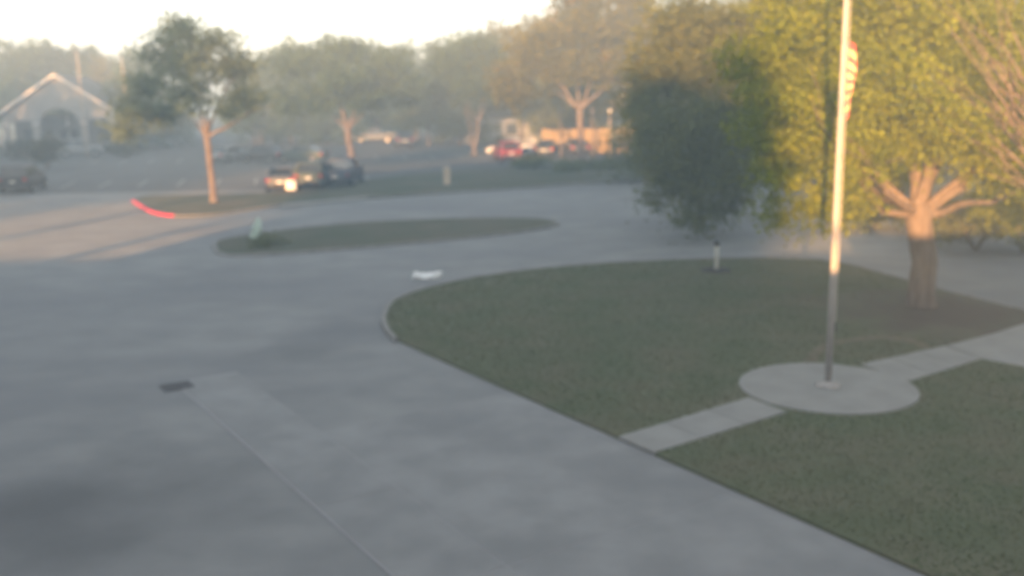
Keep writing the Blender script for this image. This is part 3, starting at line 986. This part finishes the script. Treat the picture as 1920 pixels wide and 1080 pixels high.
# ------------------------------------------------------------------ gabled building
gc = AT(118, 290, 108)
gb = empty('gabled_building', (gc.x, 108, 0), R(12), 'pale gabled building with a wide arched portico at the left', 'building')
HW, EZ, PZ = 6.4, 3.9, 8.3
arch = [(2.1 * math.cos(a), 2.7 + 2.1 * math.sin(a)) for a in [math.pi * k / 20 for k in range(21)]]
loop = [(-5.6, 0), (-5.1, 0), (-5.1, 3.5), (-2.75, 3.5), (-2.75, 0), (-2.1, 0)] + [(x, z) for x, z in arch[::-1]] + [(2.1, 0), (2.75, 0), (2.75, 3.5), (5.1, 3.5), (5.1, 0), (5.6, 0), (5.6, EZ + 0.25), (0, PZ - 0.25), (-5.6, EZ + 0.25)]
MB().prism([(x, 0, z) for x, z in loop], (0, 0.35, 0)).build('wall', 'wall_cream', gb)
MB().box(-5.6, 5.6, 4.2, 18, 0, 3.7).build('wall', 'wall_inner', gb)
for s in (-1, 1):
    sl = math.atan2(PZ - EZ, HW)
    b = MB()
    b.prism([(s * (HW + 0.2), -0.5, EZ - 0.14), (s * 0.004, -0.5, PZ), (s * 0.004, -0.5, PZ + 0.18), (s * (HW + 0.2), -0.5, EZ + 0.05)], (0, 18.5, 0))
    b.build('roof', 'roof_shingle', gb)
    b = MB()
    b.prism([(s * (HW + 0.25), -0.56, EZ - 0.28), (s * 0.003, -0.56, PZ - 0.12), (s * 0.003, -0.56, PZ + 0.2), (s * (HW + 0.25), -0.56, EZ + 0.06)], (0, 0.055, 0))
    b.build('barge_board', 'trim_white', gb)
    for cx in (5.35, 2.42):
        c = MB().box(s * cx - 0.34, s * cx + 0.34, -0.06, 0.41, 3.1, 3.3).box(s * cx - 0.34, s * cx + 0.34, -0.06, 0.41, 0, 0.3)
        c.build('column_band', 'trim_white', gb)
    w = MB().box(s * 3.9 - 0.8, s * 3.9 + 0.8, 4.12, 4.195, 0.9, 2.6).build('window', 'window_glass', gb)
    MB().box(s * 3.9 - 0.9, s * 3.9 + 0.9, 4.05, 4.118, 0.8, 0.9).build('sill', 'trim_white', w)
d = MB().box(-0.95, 0.95, 4.1, 4.195, 0, 2.4).build('door', 'window_glass', gb)
MB().box(-0.04, 0.04, 4.05, 4.098, 0, 2.4).build('mullion', 'trim_white', d)
MB().lathe([(0.04, 0), (0.14, 0.08), (0.14, 0.32), (0.05, 0.42), (0.02, 1.4)], (0.5, 1.4, 2.9), 12).build('pendant_lamp', 'post_white', gb, smooth=True)

# low grey building far behind the fence
gp = AT(985, 262, 112)
lb = empty('grey_building', (gp.x, 112, 0), R(-6), 'low grey building with shallow roof behind the white car', 'building')
MB().box(-7, 7, -0.0, 9, 0, 2.9).build('wall', 'wall_grey', lb)
MB().add([(-7.5, -0.5, 2.9), (7.5, -0.5, 2.9), (7.5, 9.5, 2.9), (-7.5, 9.5, 2.9), (-4, 4.5, 4.4), (4, 4.5, 4.4)], [(0, 1, 5, 4), (1, 2, 5), (2, 3, 4, 5), (3, 0, 4), (0, 3, 2, 1)]).build('roof', 'roof_shingle', lb)
for x in (-4.6, -1.5, 1.6, 4.7):
    w = MB().box(x - 0.6, x + 0.6, -0.05, -0.004, 1.0, 2.2).build('window', 'window_glass', lb)
    MB().box(x - 0.66, x + 0.66, -0.09, -0.052, 0.92, 1.0).build('sill', 'trim_white', w)

# ------------------------------------------------------------------ fence
f0, f1 = G(1016, 287), G(1200, 287)
fdir = (f1 - f0)
fl = fdir.length
fn = empty('wooden_fence', f0, math.atan2(fdir.y, fdir.x), 'tan wooden board fence lit by the sun behind the golden tree', 'fence')
nb = int(fl / 0.155)
me_b = {}
for k in range(nb):
    h = 2.25 + random.uniform(-0.02, 0.02)
    key = k % 5
    if key not in me_b:
        o = MB().box(-0.07, 0.07, 0, 0.022, 0.04, h - 0.06).add([(-0.07, 0, h - 0.06), (0.07, 0, h - 0.06), (0.045, 0, h), (-0.045, 0, h), (-0.07, 0.022, h - 0.06), (0.07, 0.022, h - 0.06), (0.045, 0.022, h), (-0.045, 0.022, h)],
                                                            [(0, 1, 2, 3), (7, 6, 5, 4), (3, 2, 6, 7), (1, 5, 6, 2), (0, 3, 7, 4)]).build('board', 'fence_wood' if key != 2 else 'fence_wood_dark', fn)
        me_b[key] = o.data
    else:
        o = bpy.data.objects.new('board', me_b[key])
        C.objects.link(o)
        o.parent = fn
    o.location = (k * 0.155 + 0.08, random.uniform(-0.006, 0.006), 0)
for z in (0.4, 1.15, 1.9):
    MB().box(0, fl, 0.032, 0.07, z - 0.045, z + 0.045).build('rail', 'fence_wood_dark', fn)
for k in range(5):
    MB().box(k * fl / 4.05, k * fl / 4.05 + 0.09, 0.072, 0.16, 0, 2.3).build('post', 'fence_wood_dark', fn)

# ------------------------------------------------------------------ posts, signs, poles
pb_ = G(1343, 507, 0.06)
bo = empty('bollard', pb_, 0, 'white post with dark cap on the far edge of the lawn', 'post')
MB().lathe([(0.06, 0), (0.06, 0.78), (0.055, 0.8)], n=14).build('post', 'post_white', bo, smooth=True)
MB().lathe([(0.075, 0.80), (0.085, 0.83), (0.085, 0.90), (0.05, 0.94), (0.01, 0.95)], n=14).build('cap', 'plastic_dark', bo, smooth=True)
MB().lathe([(0.5, 0.0), (0.46, 0.03), (0.2, 0.045), (0.07, 0.05)], n=22).build('mulch_ring', 'mulch', bo)

pp = G(838, 346, 0.06)
pe = empty('utility_pedestal', pp, R(10), 'short pale upright post on the dark verge left of the maroon car', 'post')
MB().box(-0.2, 0.2, -0.16, 0.16, 0, 1.02).build('body', 'post_wood', pe)
MB().add([(-0.22, -0.18, 1.02), (0.22, -0.18, 1.02), (0.22, 0.18, 1.02), (-0.22, 0.18, 1.02), (-0.14, -0.1, 1.12), (0.14, -0.1, 1.12), (0.14, 0.1, 1.12), (-0.14, 0.1, 1.12)], [(0, 1, 5, 4), (1, 2, 6, 5), (2, 3, 7, 6), (3, 0, 4, 7), (4, 5, 6, 7), (3, 2, 1, 0)]).build('cap', 'post_wood', pe)

sp = G(546, 363, 0.06)
sg = empty('yard_sign', sp, R(-6), 'small square white sign catching the sun beside the dark grey car', 'sign')
MB().box(-0.3, 0.3, -0.012, 0.012, 0.22, 0.78).build('board', 'sign_white', sg)
for s in (-1, 1):
    MB().tube([(s * 0.2, 0.02, -0.05), (s * 0.2, 0.02, 0.7)], [0.01, 0.01], 6).build('stake', 'iron', sg)

lp = G(1143, 296)
la = empty('lamp_post', lp, 0, 'slim post with small globe before the right half of the lit fence', 'lamp post')
MB().tube([(0, 0, 0), (0, 0, 0.5), (0, 0, 3.8)], [0.11, 0.075, 0.06], 12).build('pole', 'post_wood', la, smooth=True)
MB().lathe([(0.03, 3.8), (0.12, 3.86), (0.17, 4.0), (0.12, 4.14), (0.03, 4.2)], n=14).build('globe', 'post_white', la, smooth=True)

for x, y, Y, h, lab in ((164, 300, 99, 10.3, 'thin pale pole rising in front of the gabled building'), (245, 290, 112, 10.2, 'thin pale pole right of the gabled building')):
    p = AT(x, y, Y)
    o = empty('light_pole', (p.x, Y, 0), 0, lab, 'pole', 'thin poles by the gabled building')
    MB().tube([(0, 0, 0), (0, 0, h * .5), (0, 0, h)], [0.07, 0.06, 0.045], 10).build('pole', 'post_wood', o, smooth=True)
    MB().box(-0.14, 0.14, -0.5, 0.06, h - 0.02, h + 0.12).build('lamp_head', 'iron', o)

# white shape added on the road for a smear on the glass
cp = G(800, 522)
bm = bmesh.new()
bmesh.ops.create_icosphere(bm, subdivisions=4, radius=1)
for v in bm.verts:
    q = v.co.copy()
    k = 1 + 0.22 * math.sin(q.x * 7 + q.y * 4) * math.cos(q.z * 6 + q.y * 5) + 0.12 * math.sin(q.x * 15 + q.z * 11)
    v.co = Vector((q.x * 0.40 * k, q.y * 0.26 * k, max(0.0, 0.09 * (q.z + 0.6) * k + 0.16 * abs(q.x) ** 2 * (q.z > 0))))
me = bpy.data.meshes.new('white_smear_shape')
bm.to_mesh(me)
bm.free()
o = link('white_smear_shape', me, 'smear_white', None, True)
o.location = (cp.x, cp.y, 0.003)
tag(o, 'white shape added on the road near the lawn tip for a glass smear', 'mark')

# ------------------------------------------------------------------ vehicles
def loft(b, secs):
    """secs: list of closed rings with the same number of points"""
    o = len(b.v)
    n = len(secs[0])
    for s in secs:
        b.v += [tuple(p) for p in s]
    for i in range(len(secs) - 1):
        for k in range(n):
            k2 = (k + 1) % n
            b.f.append((o + i * n + k, o + i * n + k2, o + (i + 1) * n + k2, o + (i + 1) * n + k))
    b.f.append(tuple(o + k for k in range(n))[::-1])
    b.f.append(tuple(o + (len(secs) - 1) * n + k for k in range(n)))


def ring_at(x, w, z0, z1):
    m = (z0 + z1) / 2
    pts = [(-0.86, z0), (-0.98, z0 + 0.08), (-1.0, m), (-0.97, z1 - 0.10), (-0.88, z1 - 0.015), (-0.5, z1 + 0.012), (0.5, z1 + 0.012), (0.88, z1 - 0.015), (0.97, z1 - 0.10), (1.0, m), (0.98, z0 + 0.08), (0.86, z0)]
    return [(x, a * w, z) for a, z in pts]


SPEC = {
    # length stations (x, half width, bottom, top) ; cabin: bottom x0,x1, top x0,x1, belt z, roof z
    'sedan': dict(st=[(-2.28, .70, .42, .80), (-2.2, .82, .30, .92), (-1.6, .90, .24, .98), (-.6, .91, .22, .95), (.6, .91, .22, .93), (1.3, .90, .24, .88), (1.95, .84, .26, .76), (2.2, .72, .34, .62)],
                  cab=(-1.75, 1.05, -1.0, .25, .93, 1.44), wheel=(-1.35, 1.4, .32), split=(-.35,)),
    'suv': dict(st=[(-2.28, .76, .48, .98), (-2.22, .88, .36, 1.08), (-1.5, .95, .30, 1.10), (.4, .95, .28, 1.08), (1.1, .94, .30, 1.05), (1.9, .90, .32, .98), (2.2, .78, .40, .80)],
                cab=(-2.2, 1.0, -2.0, .3, 1.07, 1.72), wheel=(-1.35, 1.4, .37), split=(-.45, -1.4)),
    'pickup': dict(st=[(-2.7, .80, .55, 1.00), (-2.66, .92, .46, 1.02), (-.75, .95, .38, 1.03), (.3, .95, .36, 1.06), (1.3, .95, .36, 1.08), (2.2, .92, .38, 1.04), (2.6, .80, .46, .86)],
                   cab=(-.7, 1.25, -.55, .55, 1.04, 1.76), wheel=(-1.6, 1.7, .40), split=(.25,)),
}


def make_car(kind, paint, p, rz, label, group=None, roof=None, red=True):
    S = SPEC[kind]
    root = empty('parked_car' if kind != 'pickup' else 'pickup_truck', p, rz, label, 'car' if kind != 'pickup' else 'pickup', group)
    pm = 'paint_' + paint
    b = MB()
    loft(b, [ring_at(*s) for s in S['st']])
    if kind == 'pickup':
        b.box(-2.62, -0.74, -.94, -.86, 1.0, 1.14).box(-2.62, -0.74, .86, .94, 1.0, 1.14).box(-2.66, -2.58, -.92, .92, 1.0, 1.13)
    b.build('body', pm, root, smooth=False)
    x0, x1, t0, t1, zb, zr = S['cab']
    wb, wt = S['st'][3][1] * 0.93, S['st'][3][1] * 0.74
    c = MB()
    rb = [(x0, -wb, zb - .04), (x1, -wb, zb - .04), (x1, wb, zb - .04), (x0, wb, zb - .04)]
    rt = [(t0, -wt, zr - .05), (t1, -wt, zr - .05), (t1, wt, zr - .05), (t0, wt, zr - .05)]
    r2 = [(t0 + .12, -wt + .12, zr), (t1 - .12, -wt + .12, zr), (t1 - .12, wt - .12, zr), (t0 + .12, wt - .12, zr)]
    loft(c, [rb, rt, r2])
    c.build('roof', 'paint_' + (roof or paint), root)
    # glass panes just proud of the cabin faces

    def pane(nm, q, ins):
        q = [Vector(v) for v in q]
        nrm = (q[1] - q[0]).cross(q[3] - q[0]).normalized()
        cen = sum(q, Vector()) / 4
        if nrm.dot(cen - Vector(((x0 + x1) / 2, 0, (zb + zr) / 2))) < 0:
            nrm = -nrm

        def bl(u, v):
            return (q[0].lerp(q[1], u)).lerp(q[3].lerp(q[2], u), v)
        qq = [bl(ins[0], ins[2]), bl(ins[1], ins[2]), bl(ins[1], ins[3]), bl(ins[0], ins[3])]
        MB().prism([v + nrm * 0.002 for v in qq], nrm * 0.008).build(nm, 'car_glass', root)
    pane('windscreen', [rb[1], rb[2], rt[2], rt[1]], (.07, .93, .14, .92))
    pane('rear_window', [rb[0], rb[3], rt[3], rt[0]], (.08, .92, .16, .9))
    for s, (i0, i1) in ((-1, (0, 1)), (1, (3, 2))):
        cutsx = [0.05] + sorted((k - x0) / (x1 - x0) for k in S['split']) + [0.95]
        for k in range(len(cutsx) - 1):
            pane('side_window', [rb[i0], rb[i1], rt[i1], rt[i0]], (cutsx[k] + .02, cutsx[k + 1] - .02, .14, .9))
    # wheels
    wx0, wx1, wr = S['wheel']
    hw = S['st'][3][1]
    for wx in (wx0, wx1):
        for s in (-1, 1):
            w = MB()
            o_ = len(w.v)
            prof = [(wr * .62, -.10), (wr * .93, -.11), (wr, -.07), (wr, .07), (wr * .93, .11), (wr * .62, .10)]
            n = 20
            for r_, yy in prof:
                for k in range(n):
                    a = 2 * math.pi * k / n
                    w.v.append((r_ * math.cos(a), yy, r_ * math.sin(a)))
            for i in range(len(prof) - 1):
                for k in range(n):
                    k2 = (k + 1) % n
                    w.f.append((i * n + k, i * n + k2, (i + 1) * n + k2, (i + 1) * n + k))
            ty = w.build('wheel', 'tyre', root, smooth=True)
            ty.location = (wx, s * (hw - 0.085), wr)
            rm = MB()
            rm.tube([(0, -.06, 0), (0, .085, 0), (0, .10, 0)], [wr * .625, wr * .6, wr * .2], 16)
            r_o = rm.build('rim', 'rim', ty)
            r_o.rotation_euler = (0, 0, 0 if s > 0 else math.pi)
            ac = MB()
            ac.prism([(wr * 1.16 * math.cos(a), 0, wr * 1.16 * math.sin(a)) for a in [math.pi * k / 12 for k in range(13)]], (0, 0.012, 0))
            aa = ac.build('wheel_arch', 'plastic_dark', root)
            aa.location = (wx, s * (hw + 0.001) - (0.012 if s < 0 else 0), wr)
    # lights, bumpers, plate, mirrors
    xr, xf = S['st'][0][0], S['st'][-1][0]
    zr_, zf_ = S['st'][1][3] - .2, S['st'][-1][3] - .05
    for s in (-1, 1):
        MB().box(xr - 0.0, xr + .14, s * .72 - .13, s * .72 + .13, zr_ - .06, zr_ + .10).build('tail_light', 'lens_red', root)
        MB().box(xf - .22, xf - .02, s * .64 - .15, s * .64 + .15, zf_ - .06, zf_ + .07).build('headlight', 'lens_clear', root)
        MB().box(.55 if kind != 'pickup' else .95, .72 if kind != 'pickup' else 1.1, s * (hw + .08) - .09, s * (hw + .08) + .09, zb + .02, zb + .15).build('wing_mirror', pm, root)
    MB().box(xr - .05, xr + .1, -.78, .78, S['st'][0][2] - .06, S['st'][0][2] + .12).build('rear_bumper', 'plastic_dark', root)
    MB().box(xf - .12, xf + .05, -.72, .72, S['st'][-1][2] - .08, S['st'][-1][2] + .1).build('front_bumper', 'plastic_dark', root)
    MB().box(xr - .015, xr - .002, -.16, .16, zr_ - .16, zr_ - .04).build('number_plate', 'plate', root)
    MB().box(xf + .002, xf + .02, -.4, .4, zf_ - .14, zf_ - .02).build('grille', 'plastic_dark', root)
    return root


def dup_free(px, py):
    p = G(px, py)
    p.z = 0.0
    return p


AWAY = R(90)       # car nose pointing away from the camera
cars = [
    ('suv', 'black', (46, 358), R(100), 'black car seen from behind at the left edge of the parking lot', None),
    ('sedan', 'grey', (533, 354), R(96), 'dark grey car with red tail lights behind the white sign', None),
    ('suv', 'green', (590, 351), R(92), 'dark green car between the dark grey car and the pickup', None),
    ('pickup', 'navy', (645, 346), R(88), 'dark blue pickup at the right end of the near row', None),
    ('sedan', 'silver', (430, 303), R(70), 'pale far car beside the verge tree trunk', None),
    ('sedan', 'charcoal', (498, 303), R(150), 'charcoal far car right of the pale one', None),
    ('sedan', 'green', (567, 303), R(165), 'dark far car left of the Y shaped trunk', None),
    ('pickup', 'grey', (706, 268), R(172), 'pale grey pickup far beyond the Y shaped trunk', None),
    ('suv', 'navy', (757, 275), R(100), 'dark van beside the grey pickup', None),
    ('sedan', 'white', (957, 291), R(176), 'white car seen from the side behind the maroon car', None),
    ('suv', 'maroon', (951, 302), R(99), 'maroon car parked in front of the white car', None),
    ('sedan', 'charcoal', (1026, 292), R(80), 'dark car silhouetted at the left end of the lit fence', None),
    ('sedan', 'grey', (1077, 289), R(100), 'grey car before the fence behind the golden tree trunk', None),
    ('suv', 'silver', (152, 293), R(20), 'silver car parked before the arch of the gabled building', None),
]
for kind, paint, (x, y), rz, lab, grp in cars:
    make_car(kind, paint, dup_free(x, y), rz, lab, 'cars in the parking lot')

# ------------------------------------------------------------------ haze added for the glass veil
hz = MB().box(-320, 320, -60, 345, -1.2, 23.0).build('haze', None)  # haze volume added to stand in for the veil of the window glass
hm = bpy.data.materials.new('haze_veil')
hm.use_nodes = True
hn, hl = hm.node_tree.nodes, hm.node_tree.links
hn.remove(hn['Principled BSDF'])
pv = hn.new('ShaderNodeVolumePrincipled')
pv.inputs['Color'].default_value = (0.62, 0.83, 1.0, 1)
pv.inputs['Density'].default_value = 0.004
pv.inputs['Anisotropy'].default_value = 0.0
hl.new(pv.outputs[0], hn['Material Output'].inputs['Volume'])
hz.data.materials.append(hm)
tag(hz, 'thin pale haze over the whole place, added for the veil of the glass', 'haze', kind='stuff')
